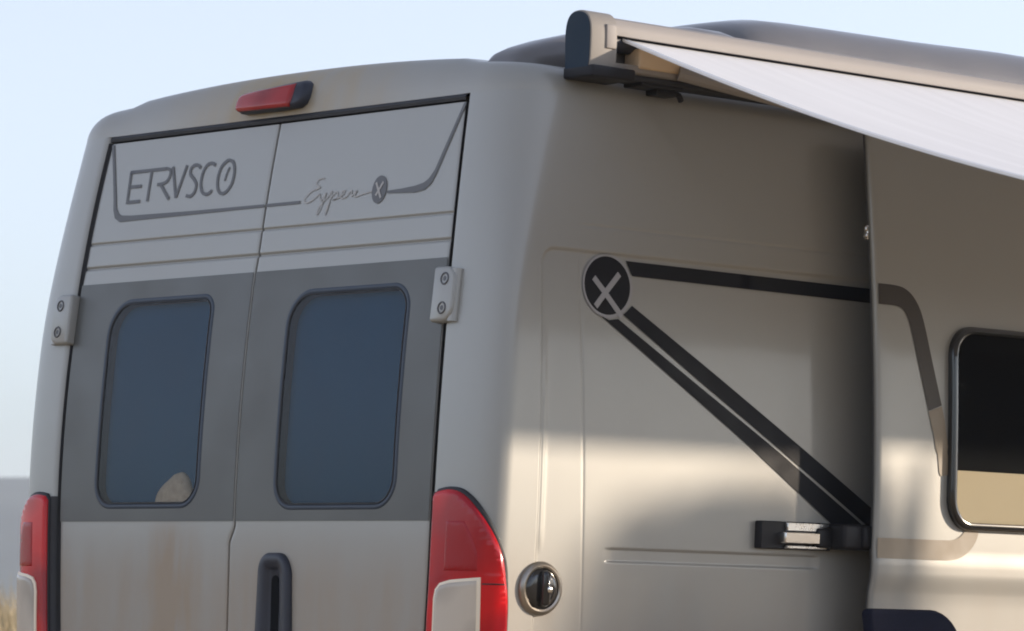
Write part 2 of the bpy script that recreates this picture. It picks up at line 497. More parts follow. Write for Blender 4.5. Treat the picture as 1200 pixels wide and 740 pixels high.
def YF(z):
    return RR(z) + 0.075 + 0.075 * sm(1.95, 2.55, z)
NEXP = 2.5
def corner(u, z, off=0.0):
    """rounded rear corner: u 0 at the door edge bead, 1 where the side begins"""
    def raw(u, z):
        xe = 0.79 - WW(z) + 0.006; ye = RR(z) - 0.010
        xs = xe + 0.022
        A = 1 - WW(z) - xs; B = YF(z) - ye
        t = u * math.pi / 2
        return Vector((xs + A * max(0, math.sin(t)) ** (2 / NEXP), YF(z) - B * max(0, math.cos(t)) ** (2 / NEXP), z))
    p = raw(u, z)
    if off:
        e = 0.01
        du = raw(min(1, u + e), z) - raw(max(0, u - e), z)
        nrm = Vector((du.y, -du.x, 0)).normalized()
        p = p + nrm * off
    return p
def mirror(V): return [Vector((-v[0], v[1], v[2])) for v in V]

# ------------------------------------------------------------------ ground, hills
def ground_mat():
    mt = mat('dry_grass_earth', (0.30, 0.235, 0.15), 0.95, spec=0.2)
    n = mt.node_tree; b = n.nodes['Principled BSDF']; L = n.links
    tc = n.nodes.new('ShaderNodeTexCoord')
    a = n.nodes.new('ShaderNodeTexNoise'); a.inputs['Scale'].default_value = 0.35; a.inputs['Detail'].default_value = 10; a.inputs['Roughness'].default_value = 0.65
    L.new(tc.outputs['Object'], a.inputs['Vector'])
    cr = n.nodes.new('ShaderNodeValToRGB')
    cr.color_ramp.elements[0].position = 0.3; cr.color_ramp.elements[0].color = (0.36, 0.26, 0.155, 1)
    cr.color_ramp.elements[1].position = 0.7; cr.color_ramp.elements[1].color = (0.60, 0.46, 0.29, 1)
    L.new(a.outputs[0], cr.inputs[0]); L.new(cr.outputs[0], b.inputs['Base Color'])
    bp = n.nodes.new('ShaderNodeBump'); bp.inputs['Strength'].default_value = 0.8; bp.inputs['Distance'].default_value = 0.1
    L.new(a.outputs[0], bp.inputs['Height']); L.new(bp.outputs[0], b.inputs['Normal'])
    return mt
M['ground'] = ground_mat()
M['hill'] = varied(mat('scrub_hillside', (0.075, 0.082, 0.066), 0.95, spec=0.1), (0.075, 0.082, 0.066), 0.35, 0.02)
M['straw'] = varied(mat('dry_straw', (0.46, 0.37, 0.22), 0.8, spec=0.2), (0.46, 0.37, 0.22), 0.3, 3)
M['leaf'] = varied(mat('dusty_leaf', (0.12, 0.115, 0.06), 0.7), (0.12, 0.115, 0.06), 0.3, 4)
M['bark'] = mat('dry_bark', (0.16, 0.12, 0.08), 0.9)

rings = [0, 6, 14, 30, 60, 120, 250, 500, 1000, 1500]
V = [Vector((0, 0, 0))]; F = []
NA = 48
for r in rings[1:]:
    for k in range(NA):
        a = 2 * math.pi * k / NA
        p = Vector((r * math.cos(a), r * math.sin(a), 0))
        h = 0 if r < 14 else 0.18 * noise.noise(p * 0.05) * min(1, (r - 10) / 40)
        V.append(p + Vector((0, 0, h)))
for k in range(NA): F.append((0, 1 + k, 1 + (k + 1) % NA))
for i in range(len(rings) - 2):
    for k in range(NA):
        j = (k + 1) % NA
        a, b = 1 + i * NA, 1 + (i + 1) * NA
        F.append((a + k, b + k, b + j, a + j))
o = mesh('ground', V, F, M['ground'], angle=80); o['kind'] = 'structure'

V = []; F = []
NH = 220; NRr = 10
for k in range(NH):
    a = 2 * math.pi * k / NH
    ca, sa = math.cos(a), math.sin(a)
    top = 8 + 3.5 * noise.noise(Vector((ca * 2.2, sa * 2.2, 0.3))) + 2.5 * noise.noise(Vector((ca * 7, sa * 7, 2.1)))
    # the ridge is higher beyond the van's left side
    dd = max(0.0, ca * -0.74 + sa * 0.67)
    top += 27 * sm(0.80, 0.99, dd)
    for i in range(NRr):
        t = i / (NRr - 1)
        r = 700 + 500 * t
        prof = math.sin(min(1, t / 0.6) * math.pi / 2) ** 1.4 if t < 0.6 else math.cos((t - 0.6) / 0.4 * math.pi / 2)
        h = top * prof + 2.0 * noise.noise(Vector((r * ca * 0.015, r * sa * 0.012, 0))) * prof - 0.5
        V.append(Vector((r * ca, r * sa, h)))
for k in range(NH):
    for i in range(NRr - 1):
        a = k * NRr + i; b = ((k + 1) % NH) * NRr + i
        F.append((a, b, b + 1, a + 1))
o = mesh('hills', V, F, M['hill'], angle=80); o['kind'] = 'structure'

# ------------------------------------------------------------------ the van
van = thing('camper_van', 'silver grey high roof camper van seen from behind with its sliding door slid back', 'camper van')

def corner_row(z):
    xe = 0.79 - WW(z) + 0.006; ye = RR(z) - 0.010
    row = [Vector((xe, ye + 0.055, z)), Vector((xe, ye + 0.022, z))]
    for k in range(1, 7):
        a = math.pi / 2 * k / 6
        row.append(Vector((xe + 0.022 * (1 - math.cos(a)), ye + 0.022 * (1 - math.sin(a)), z)))
    for k in range(1, 29): row.append(corner(k / 28, z))
    return row
ZS = dense(0.45, 2.53, 0.04, ((1.367, 0.03, 0.002), (2.125, 0.045, 0.003), (2.196, 0.014, 0.002), (1.39, 0.08, 0.01)))
YS = dense(0.0, 4.6, 0.25, ((0.18, 0.06, 0.003), (0.32, 0.03, 0.0014), (0.6, 0.8, 0.02), (0.42, 0.03, 0.004), (1.18, 0.03, 0.004), (1.9, 0.5, 0.05)))
def shell_rows(fine):
    ys = [y for y in (YS if fine else dense(0.25, 4.6, 0.2))]
    V = []; n = None
    for z in ZS:
        row = corner_row(z); yf = row[-1].y
        for y in ys:
            yy = yf + 0.002 + y * (4.6 - yf - 0.002) / 4.6 if y < 0.0001 else max(y, yf + 0.002)
            if fine: row.append(side(yy, z))
            else: row.append(Vector((1 - WW(z), yy, z)))
        n = len(row); V += row
    return V, grid_faces(len(ZS), n)
body = mesh('body', *shell_rows(True), M['side_paint'], van, angle=50)
Vl, Fl = shell_rows(False)
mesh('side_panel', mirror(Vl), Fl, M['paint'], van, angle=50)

# roof: rear header above the doors, rounded shoulders, crowned top
def ztop(x): return 2.648 - 0.045 * min(1.0, abs(x) / 0.93) ** 2.2 + 0.010 * sm(0.74, 0.66, abs(x))
base = []
zb = 2.5301
cr = [p for p in corner_row(zb)][8:]
xe0 = cr[0].x
rearline = [Vector((x, RR(zb) - 0.004, zb)) for x in [xe0 * (-1 + 2 * i / 24) for i in range(25)]][1:-1]
sideR = [Vector((1 - WW(zb), y, zb)) for y in dense(cr[-1].y + 0.05, 4.6, 0.25)]
loop = [Vector((-p.x, p.y, p.z)) for p in reversed(sideR)] + [Vector((-p.x, p.y, p.z)) for p in reversed(cr)] + rearline + cr + sideR
n = len(loop)
nrm = []
for i in range(n):
    a, b = loop[max(0, i - 1)], loop[min(n - 1, i + 1)]
    d = (b - a).normalized(); nrm.append(Vector((-d.y, d.x, 0)))
for _ in range(3): nrm = [(nrm[max(0, i - 1)] + nrm[i] * 2 + nrm[min(n - 1, i + 1)]).normalized() for i in range(n)]
V = []
lip = [p + nrm[i] * 0.03 for i, p in enumerate(loop)]
V += lip
NPH = 10
for k in range(NPH + 1):
    ph = math.pi / 2 * k / NPH
    e = 0.066 * (1 - math.cos(ph))
    for i, p in enumerate(loop):
        q = p + nrm[i] * e
        V.append(Vector((q.x, q.y + 0.01 * math.sin(ph), zb + (ztop(q.x) - zb) * math.sin(ph))))
top = V[-n:]
for t in (0.12, 0.3, 0.6, 1.0):
    for p in top:
        x = p.x * (1 - t); yc = max(0.75, min(4.0, p.y)); y = p.y + (yc - p.y) * t
        V.append(Vector((x, y, ztop(x) + 0.012 * sm(0, 0.3, t))))
nl = len(V) // n
roof = mesh('roof', V, grid_faces(nl, n), M['header'], van, angle=60)

# raised roof shell, and a low fairing along the awning side behind it
def hump(name, prof, zb_, mt, p=0.45):
    V = []; NS = 33
    for y, zt, x0, x1 in prof:
        for k in range(NS):
            a = -math.pi / 2 + math.pi * k / (NS - 1)
            s = math.sin(a); c = max(0.0, math.cos(a))
            V.append(Vector(((x0 + x1) / 2 + (x1 - x0) / 2 * math.copysign(abs(s) ** p, s), y, zb_ + (zt - zb_) * c ** 0.40)))
    F = grid_faces(len(prof), NS)
    F.append(tuple(range(NS))); F.append(tuple((len(prof) - 1) * NS + k for k in range(NS)))
    return mesh(name, V, F, mt, van, angle=50)
hump('roof_fairing', [(0.20, 2.560, 0.72, 0.82), (0.215, 2.628, 0.70, 0.84), (0.24, 2.652, 0.69, 0.855), (0.28, 2.670, 0.68, 0.865), (0.35, 2.693, 0.67, 0.875), (0.46, 2.722, 0.66, 0.88), (0.64, 2.757, 0.65, 0.89),
                      (0.84, 2.780, 0.64, 0.90), (0.94, 2.780, 0.64, 0.90), (1.06, 2.76, 0.64, 0.90), (1.16, 2.68, 0.64, 0.90)], 2.55, M['shell'], 0.6)
hump('pop_up_roof', [(y, z, -0.54, 0.54) for y, z in [(1.33, 2.66), (1.338, 2.76), (1.35, 2.82), (1.366, 2.872), (1.40, 2.897), (1.449, 2.915), (1.535, 2.932), (1.65, 2.938), (1.82, 2.941), (2.19, 2.946), (2.57, 2.957), (3.3, 2.96), (3.6, 2.91), (3.8, 2.80), (3.9, 2.64)]], 2.60, M['shell'], 0.40)

# cab nose, lower sills, bumper and wheels (below and beyond the picture)
V = []
for y, zt, w in ((4.602, 2.60, 0.95), (4.9, 2.45, 0.93), (5.35, 1.75, 0.98), (5.6, 1.35, 0.97), (5.95, 1.05, 0.86), (6.0, 0.5, 0.84)):
    V += [Vector((-w, y, 0.45)), Vector((-w * 1.02, y, 0.45 + (zt - 0.45) * 0.55)), Vector((-w * 0.9, y, zt)), Vector((w * 0.9, y, zt)), Vector((w * 1.02, y, 0.45 + (zt - 0.45) * 0.55)), Vector((w, y, 0.45))]
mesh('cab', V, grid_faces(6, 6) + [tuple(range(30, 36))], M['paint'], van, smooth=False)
mesh('underbody', *box((0, 2.9, 0.42), (1.86, 5.4, 0.12), 0.02), M['black'], van)
bump = mesh('bumper', *box((0, 0.06, 0.52), (1.98, 0.22, 0.26), 0.05), M['black'], van)
for sx in (-1, 1):
    for wy in (1.05, 4.75):
        c = Vector((sx * 0.88, wy, 0.345))
        V = []; F = []
        prf = [(0.20, -0.10), (0.31, -0.115), (0.345, -0.08), (0.345, 0.08), (0.31, 0.115), (0.20, 0.10)]
        for k in range(28):
            a = 2 * math.pi * k / 28
            for r, d in prf: V.append(c + Vector((d, r * math.cos(a), r * math.sin(a))))
        for k in range(28):
            for i in range(5):
                j = (k + 1) % 28
                F.append((k * 6 + i, j * 6 + i, j * 6 + i + 1, k * 6 + i + 1))
        w = mesh('wheel', V, F, M['tyre'], van)
        V = [c + Vector((sx * 0.085, 0, 0))] + [c + Vector((sx * 0.10, 0.2 * math.cos(2 * math.pi * k / 28), 0.2 * math.sin(2 * math.pi * k / 28))) for k in range(28)]
        mesh('rim', V, [(0, 1 + k, 1 + (k + 1) % 28) for k in range(28)], M['metal'], w)

# dark wall behind the door gaps
V = []; zz = dense(0.7, 2.529, 0.06)
for z in zz: V += [Vector((-0.81 + WW(z), RR(z) + 0.03, z)), Vector((-0.78 + WW(z), RR(z) + 0.12, z)), Vector((0.78 - WW(z), RR(z) + 0.12, z)), Vector((0.81 - WW(z), RR(z) + 0.03, z))]
mesh('door_surround', V, grid_faces(len(zz), 4), M['rubber'], van)
# rubber seal along the top of the doors
V = []
for x in dense(-0.79, 0.79, 0.05):
    w = x * (0.79 - WW(2.52)) / 0.79
    V += [rear(w, 2.512, -0.020), rear(w, 2.5135, 0.004), rear(w, 2.521, 0.007), rear(w, 2.5285, 0.004), rear(w, 2.531, -0.02)]
mesh('top_seal', V, grid_faces(len(V) // 5, 5), M['rubber'], van)

for sx in (-1, 1):
    V = []
    zz = dense(0.72, 2.512, 0.05)
    for z in zz:
        w = 0.79 - WW(z)
        V += [Vector((sx * (w + 0.0052), RR(z) - 0.006, z)), Vector((sx * (w + 0.0040), RR(z) + 0.002, z)), Vector((sx * (w + 0.0010), RR(z) + 0.006, z)), Vector((sx * (w - 0.006), RR(z) + 0.009, z))]
    mesh('door_seal', V, grid_faces(len(zz), 4), M['rubber'], van)

# ------------------------------------------------------------------ rear doors
def xseam(z): return -0.022 * (1 - sm(1.375, 1.435, z))
ZD = dense(0.72, 2.509, 0.03, ((1.765, 0.31, 0.010), (2.22, 0.008, 0.001), (2.151, 0.01, 0.001), (2.13, 0.025, 0.004), (1.405, 0.035, 0.006)))
def rear_face(x, z, off=0.0): return rear(x, z, off + door_relief(z))
def make_door(sx):
    V = []; n = None
    for iz, z in enumerate(ZD):
        xo = (0.79 - WW(z) - 0.004)
        xi = xseam(z)
        a, b = (xi + 0.0025, xo) if sx > 0 else (-xo, xi - 0.0025)
        row = [rear(a, z, -0.03), rear(a, z, -0.006 + door_relief(z)), rear(a + 0.0015, z, -0.0018 + door_relief(z))]
        for k in range(0, 81): row.append(rear_face(a + 0.005 + (b - a - 0.010) * k / 80, z))
        row += [rear(b - 0.0015, z, -0.0018 + door_relief(z)), rear(b, z, -0.006 + door_relief(z)), rear(b, z, -0.03)]
        n = len(row); V += row
    F = grid_faces(len(ZD), n)
    x0, x1 = (0.157, 0.659) if sx > 0 else (-0.634, -0.155)
    if sx > 0: out = rrect(x0, x1, 1.468, 2.050, (0.070, 0.100, 0.075, 0.085), 10)
    else: out = rrect(x0, x1, 1.474, 2.057, (0.050, 0.105, 0.075, 0.085), 10)
    out = resample(out, 0.025)
    hole = inset(out, 0.010)
    def inside(x, z):
        c = False
        for i in range(len(hole)):
            (ax, az), (bx, bz) = hole[i - 1], hole[i]
            if (az > z) != (bz > z) and x < (bx - ax) * (z - az) / (bz - az) + ax: c = not c
        return c
    F = [f for f in F if not (V[f[0]].y < 0.07 and inside(sum(V[i].x for i in f) / 4, sum(V[i].z for i in f) / 4))]
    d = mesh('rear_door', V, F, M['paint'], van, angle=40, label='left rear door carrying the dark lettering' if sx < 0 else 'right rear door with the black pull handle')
    # matt grey band across the door
    zb0, zb1 = 1.441, 2.105
    P = []
    zs = dense(zb0, zb1, 0.05)
    for z in zs: P.append((sx * (0.79 - WW(z) - 0.006), z))
    for z in reversed(zs): P.append((xseam(z) + sx * 0.006, z))
    if sx < 0: P = list(reversed(P))
    gb = decal('grey_band', [P], rear_face, 0.0018, M['band'], d, step=0.01)
    bm = bmesh.new(); bm.from_mesh(gb.data)
    kill = [f for f in bm.faces if inside(f.calc_center_median().x, f.calc_center_median().z)]
    bmesh.ops.delete(bm, geom=kill, context='FACES')
    bm.to_mesh(gb.data); bm.free()
    # window: raised frame and tinted pane
    Vf, Ff = loft(rear, [(out, 0.0), (inset(out, 0.002), 0.004), (inset(out, 0.005), 0.0055), (inset(out, 0.012), 0.0055), (inset(out, 0.014), 0.004), (inset(out, 0.015), -0.004)], cap_end=False)
    mesh('window_frame', Vf, Ff, M['frame'], d, angle=50)
    ins = inset(out, 0.0145)
    mesh('window_reveal', *loft(rear, [(inset(out, 0.0145), 0.001), (inset(out, 0.0165), -0.026)], cap_end=False), M['rubber'], d, angle=50)
    decal('window_screen', [inset(out, 0.015)], rear, -0.024, M['screen'], d, step=0.06)
    mesh('rubber_bead', *loft(rear, [(ins, 0.0), (ins, 0.0062), (inset(ins, 0.003), 0.0062), (inset(ins, 0.005), 0.001)], cap_end=False), M['rubber'], d)
    ins = inset(out, 0.0255)
    decal('window_pane', [inset(out, 0.0165)], rear, 0.0035, M['tint_glass'], d, step=0.08)
    # hinges: plate with two bolts, wrapping onto the pillar
    for zc in (2.004,) + ((1.05,) if True else ()):
        hx0, hx1 = (0.766, 0.848) if sx > 0 else (0.786, 0.870)
        H = rrect(hx0, hx1, zc - 0.068, zc + 0.072, (0.035, 0.008, 0.008, 0.035), 6)
        if sx < 0: H = [(-a, b) for a, b in reversed(H)]
        hg = mesh('hinge', *loft(rear, [(H, 0.0), (H, 0.024), (inset(H, 0.003), 0.029), (inset(H, 0.007), 0.031)]), M['paint'], d, angle=50)
        for bz in (zc + 0.040, zc - 0.034):
            bc = circ(sx * (hx0 + 0.046), bz, 0.0165, 20)
            mesh('bolt', *loft(rear, [(bc, 0.0315), (inset(bc, 0.002), 0.0335), (inset(bc, 0.004), 0.0335), (inset(bc, 0.0055), 0.027), (inset(bc, 0.008), 0.027), (inset(bc, 0.010), 0.031)]), M['bolt'], d)
        kn = [Vector((sx * (hx1 - 0.012), RR(zc - 0.06) - 0.010, zc - 0.066)), Vector((sx * (hx1 - 0.012), RR(zc + 0.066) - 0.010, zc + 0.068))]
        mesh('hinge_pin', *tube(kn, 0.017, 14), M['paint'], d)
    return d
left_door = make_door(-1)
right_door = make_door(1)

# pull handle on the right door
H = rrect(0.108, 0.256, 1.04, 1.358, (0.055, 0.045, 0.05, 0.05), 8)
Hs = [(a + 0.012 * sm(1.2, 1.36, b) * (0.182 - a) / 0.074, b) for a, b in H]
hd = mesh('handle', *loft(rear, [(Hs, 0.0), (Hs, 0.008), (inset(Hs, 0.004), 0.015), (inset(Hs, 0.012), 0.018), (inset(Hs, 0.034), 0.016), (inset(Hs, 0.040), 0.006), (inset(Hs, 0.046), 0.004)]), M['navy_plastic'], right_door, angle=60)
SL = rrect(0.166, 0.200, 1.10, 1.300, 0.016, 6)
mesh('handle_slot', *loft(rear, [(SL, 0.0035), (inset(SL, 0.002), 0.0055)]), M['dark_in'], right_door)

# dark lettering and rule on the doors
LET = [
    [(-0.640, 2.4195), (-0.545, 2.4195), (-0.470, 2.4195)],
    [(-0.637, 2.4195), (-0.634, 2.376), (-0.631, 2.333)],
    [(-0.634, 2.377), (-0.577, 2.377)],
    [(-0.636, 2.3335), (-0.572, 2.3335)],
    [(-0.541, 2.4195), (-0.538, 2.331)],
    smooth_line([(-0.472, 2.4195), (-0.455, 2.414), (-0.451, 2.400), (-0.460, 2.384), (-0.480, 2.377), (-0.504, 2.376)], 4),
    [(-0.490, 2.377), (-0.439, 2.331)],
    [(-0.445, 2.423), (-0.408, 2.333)], [(-0.408, 2.333), (-0.381, 2.423)],
    smooth_line([(-0.317, 2.410), (-0.328, 2.418), (-0.347, 2.420), (-0.361, 2.410), (-0.357, 2.394), (-0.338, 2.380), (-0.324, 2.364), (-0.326, 2.344), (-0.342, 2.333), (-0.362, 2.336)], 4),
    smooth_line([(-0.252, 2.413), (-0.266, 2.420), (-0.286, 2.418), (-0.300, 2.403), (-0.305, 2.379), (-0.300, 2.354), (-0.286, 2.338), (-0.266, 2.334), (-0.248, 2.343)], 4),
    smooth_line([(-0.196, 2.424), (-0.174, 2.416), (-0.162, 2.390), (-0.164, 2.358), (-0.182, 2.336), (-0.205, 2.332), (-0.224, 2.348), (-0.231, 2.378), (-0.223, 2.407), (-0.205, 2.421), (-0.196, 2.424)], 4),
    smooth_line([(-0.186, 2.404), (-0.194, 2.385), (-0.198, 2.366)], 3),
]
decal('lettering', [q for P in LET for q in stroke(P, 0.0095 if P is not LET[-1] else 0.006)], rear_face, 0.0022, M['line'], left_door, label='ETRVSCO lettering in dark grey')
rule = [(-0.748, 2.506), (-0.716, 2.42), (-0.692, 2.350), (-0.683, 2.318), (-0.670, 2.298), (-0.648, 2.288), (-0.60, 2.287), (-0.3, 2.2855), (-0.004, 2.2855)]
decal('ruled_line', [q for q in stroke(rule, [0.011, 0.011, 0.012, 0.014, 0.018, 0.019, 0.015, 0.010, 0.008])], rear_face, 0.0022, M['line'], left_door)
decal('ruled_line', stroke([(0.006, 2.2855), (0.148, 2.2855)], 0.008), rear_face, 0.0022, M['line'], right_door)
decal('ruled_line', stroke([(0.503, 2.290), (0.56, 2.290), (0.612, 2.2905), (0.648, 2.296), (0.668, 2.308), (0.686, 2.334), (0.722, 2.42), (0.757, 2.506)], [0.007, 0.011, 0.018, 0.020, 0.018, 0.012, 0.011, 0.010]), rear_face, 0.0022, M['line'], right_door)
SCR = [
    smooth_line([(0.235, 2.345), (0.212, 2.342), (0.205, 2.330), (0.222, 2.320), (0.190, 2.312), (0.166, 2.294), (0.172, 2.282), (0.200, 2.288), (0.225, 2.304)], 5),
    smooth_line([(0.225, 2.304), (0.236, 2.284), (0.252, 2.304), (0.238, 2.262), (0.226, 2.247), (0.232, 2.268), (0.262, 2.292)], 5),
    smooth_line([(0.262, 2.292), (0.276, 2.306), (0.268, 2.262), (0.262, 2.245), (0.272, 2.284), (0.296, 2.304), (0.302, 2.288), (0.284, 2.282)], 5),
    smooth_line([(0.284, 2.282), (0.316, 2.290), (0.330, 2.304), (0.318, 2.302), (0.318, 2.286), (0.338, 2.288), (0.356, 2.304), (0.360, 2.288), (0.378, 2.302), (0.372, 2.286), (0.400, 2.290), (0.440, 2.296)], 5),
]
decal('script', [q for P in SCR for q in stroke(P, 0.0034)], rear_face, 0.0022, M['script'], right_door, label='thin pale grey handwritten script')
decal('round_emblem', [circ(0.470, 2.299, 0.029, 28, 0.037)], rear_face, 0.0022, M['line'], right_door)
decal('emblem_mark', [q for P in ([(0.455, 2.318), (0.482, 2.276)], [(0.484, 2.318), (0.460, 2.283)]) for q in stroke(P, 0.007)], rear_face, 0.0034, M['script'], right_door)

# a rounded tan cushion leaning inside the far window
def cush(x, z, off=0.0): return rear(x, z, off)
CU = ccw(smooth_line([(-0.376, 1.482), (-0.370, 1.512), (-0.346, 1.538), (-0.316, 1.556), (-0.286, 1.573), (-0.256, 1.573), (-0.232, 1.553), (-0.217, 1.520), (-0.216, 1.482), (-0.376, 1.482)], 4)[:-1])
cc = (sum(p[0] for p in CU) / len(CU), 1.500)
def shrink(k): return [(cc[0] + (a - cc[0]) * k, cc[1] + (b - cc[1]) * k) for a, b in CU]
o = mesh('cushion', *loft(cush, [(shrink(0.7), -0.040), (shrink(0.93), -0.034), (shrink(1.0), -0.022), (shrink(0.95), -0.012), (shrink(0.75), -0.005), (shrink(0.4), -0.002)], cap_start=True), M['straw_weave'], None, angle=80)
o['label'] = 'small tan rounded cushion at the bottom corner behind the left rear window'; o['category'] = 'cushion'

# third brake light on the header
def head(x, z, off=0.0):
    return Vector((x * 0.86 + 0.020, 0.122 + (z - 2.55) * 0.42 - off, z))
HB = [(0.114, 2.588), (0.108, 2.610), (0.085, 2.621), (0.0, 2.619), (-0.12, 2.612), (-0.190, 2.607), (-0.208, 2.600), (-0.213, 2.576), (-0.208, 2.552), (-0.19, 2.545), (0.0, 2.543), (0.085, 2.546), (0.106, 2.556), (0.114, 2.572)]
brk = mesh('brake_light', *loft(head, [(HB, -0.05), (HB, 0.022), (inset(HB, 0.004), 0.032), (inset(HB, 0.012), 0.038)]), M['navy_plastic'], van, angle=60)
HL = [(0.065, 2.585), (0.06, 2.613), (-0.12, 2.607), (-0.186, 2.602), (-0.2035, 2.596), (-0.208, 2.576), (-0.203, 2.556), (-0.186, 2.550), (0.06, 2.548), (0.067, 2.562)]
mesh('red_lens', *loft(head, [(HL, 0.03), (HL, 0.040), (inset(HL, 0.004), 0.046), (inset(HL, 0.012), 0.050)]), M['brake_red'], brk, angle=60)

# ------------------------------------------------------------------ tail lights on the corners

_tab = {}
def wrap(s, z, off=0.0):
    """s metres along the corner from the door edge, continuing onto the side"""
    k = round(z, 3)
    if k not in _tab:
        pts = [corner(i / 40, z) for i in range(41)]
        L = [0.0]
        for a, b in zip(pts, pts[1:]): L.append(L[-1] + (b - a).length)
        _tab[k] = L
    L = _tab[k]
    if s <= L[-1]:
        i = 0
        while i < 39 and L[i + 1] < s: i += 1
        u = (i + (s - L[i]) / (L[i + 1] - L[i])) / 40
        return corner(max(0, u), z, off)
    return Vector((1 - WW(z) + off, YF(z) + s - L[-1], z))

def pad(name, P, surf, steps, mt, parent, label=None, step=0.015):
    """raised pad following a curved surface: steps are (inset, offset) of its rim, the last one its top"""
    P = resample(P, step)
    rims = [(inset(P, d) if d else P, o) for d, o in steps]
    o = decal(name, [rims[-1][0]], surf, rims[-1][1], mt, parent, label, step)
    bm = bmesh.new(); bm.from_mesh(o.data)
    n = len(P); rows = []
    for Q, of in rims: rows.append([bm.verts.new(surf(a, b, of)) for a, b in Q])
    for r in range(len(rows) - 1):
        for i in range(n):
            j = (i + 1) % n
            bm.faces.new((rows[r][i], rows[r][j], rows[r + 1][j], rows[r + 1][i]))
    bmesh.ops.remove_doubles(bm, verts=bm.verts, dist=1e-4)
    bmesh.ops.recalc_face_normals(bm, faces=bm.faces)
    bm.to_mesh(o.data); bm.free()
    o.data.polygons.foreach_set('use_smooth', [True] * len(o.data.polygons))
    o.data.set_sharp_from_angle(angle=R_(50))
    return o

OUT = ccw([(0.001, 0.75), (0.001, 1.0), (0.001, 1.2), (0.001, 1.40), (0.001, 1.506)] + smooth_line([(0.012, 1.519), (0.054, 1.525), (0.095, 1.5187), (0.1319, 1.4936), (0.1636, 1.4562), (0.1862, 1.4169), (0.206, 1.3693), (0.2193, 1.3277), (0.2267, 1.2543), (0.2307, 1.1704), (0.230, 0.95), (0.215, 0.82), (0.19, 0.75)], 3))
RED = ccw([(0.003, 0.76), (0.003, 1.0), (0.003, 1.2), (0.003, 1.40), (0.003, 1.501)] + smooth_line([(0.013, 1.512), (0.0545, 1.518), (0.093, 1.5105), (0.126, 1.487), (0.158, 1.448), (0.1836, 1.403), (0.2036, 1.349), (0.213, 1.29), (0.219, 1.2543), (0.2225, 1.1702), (0.221, 0.96), (0.200, 0.83), (0.18, 0.76)], 3))
WHT = ccw([(0.040, 1.00), (0.040, 1.17), (0.038, 1.245), (0.042, 1.268), (0.055, 1.282), (0.084, 1.2895), (0.156, 1.2965), (0.160, 1.17), (0.160, 1.0)])
for sx in (1, -1):
    sf = wrap if sx > 0 else (lambda s, z, off=0.0: Vector((-wrap(s, z, off).x, wrap(s, z, off).y, z)))
    tl = pad('tail_light', OUT, sf, [(0.0, 0.0), (0.0, 0.006), (0.003, 0.010), (0.006, 0.011)], M['rubber'], van, 'right tail light beside the round filler cap' if sx > 0 else 'left tail light on the far corner')
    V = []
    zz = dense(0.76, 1.512, 0.05)
    for z in zz:
        xe = 0.79 - WW(z) + 0.006; ye = RR(z) - 0.010
        for k in range(7):
            a = -0.35 + (math.pi / 2 + 0.35) * k / 6
            V.append(Vector((sx * (xe + 0.022 - 0.025 * math.cos(max(0, a))), ye + 0.022 - 0.025 * math.sin(a), z)))
    mesh('lamp_seal', V, grid_faces(len(zz), 7), M['rubber'], tl)
    pad('red_lens', RED, sf, [(0.0, 0.008), (0.0, 0.013), (0.004, 0.019), (0.010, 0.0215)], M['red_lens'], tl)
    DV = ccw([(0.163, 1.283), (0.205, 1.283), (0.205, 1.2865), (0.163, 1.2865)])
    pad('lens_division', DV, sf, [(0.0, 0.018), (0.0, 0.0222)], M['rubber'], tl, step=0.01)
    RP = ccw([(0.060, 1.315), (0.060, 1.44), (0.115, 1.44), (0.135, 1.405), (0.150, 1.36), (0.152, 1.315)])
    pad('reflector', RP, sf, [(0.0, 0.0205), (0.002, 0.0225), (0.006, 0.0232)], M['deep_red'], tl)
    pad('lens_rim', WHT, sf, [(-0.004, 0.020), (-0.004, 0.025), (0.0, 0.0270), (0.003, 0.0270)], M['lens_rim'], tl)
    pad('white_lens', inset(WHT, 0.003), sf, [(0.0, 0.026), (0.001, 0.0285), (0.004, 0.0305), (0.010, 0.031)], M['white_lens'], tl)

# ------------------------------------------------------------------ things on the side panel
def side_smooth(y, z, off=0.0):
    return Vector((1 - WW(z) - 0.007 + off, y, z))
# filler cap
fc = (0.186, 1.277)
C0 = circ(*fc, 0.072, 48, 0.068)
def capsurf(y, z, off=0.0):
    return Vector((1 - WW(z) - 0.006 + off - 0.10 * 0, y, z))
cap = mesh('filler_cap', *loft(capsurf, [(C0, -0.004), (C0, 0.010), (inset(C0, 0.003), 0.015), (inset(C0, 0.011), 0.018), (inset(C0, 0.016), 0.016), (inset(C0, 0.018), 0.006)]), M['bezel'], van, angle=40)
C1 = inset(C0, 0.0175)
mesh('cap_face', *loft(capsurf, [(C1, 0.004), (C1, 0.012), (inset(C1, 0.004), 0.017), (inset(C1, 0.018), 0.019), (inset(C1, 0.03), 0.020)]), M['smoke'], cap, angle=60)
# rounded grip across the cap
GR = rrect(fc[0] - 0.012, fc[0] + 0.014, fc[1] - 0.044, fc[1] + 0.046, 0.0125, 6)
mesh('cap_grip', *loft(capsurf, [(GR, 0.018), (GR, 0.030), (inset(GR, 0.004), 0.037), (inset(GR, 0.008), 0.040)]), M['smoke'], cap, angle=70)
KH = circ(fc[0] + 0.003, fc[1] - 0.002, 0.0085, 16)
mesh('key_lock', *loft(capsurf, [(KH, 0.040), (KH, 0.043), (inset(KH, 0.003), 0.0445)]), M['chrome'], cap)

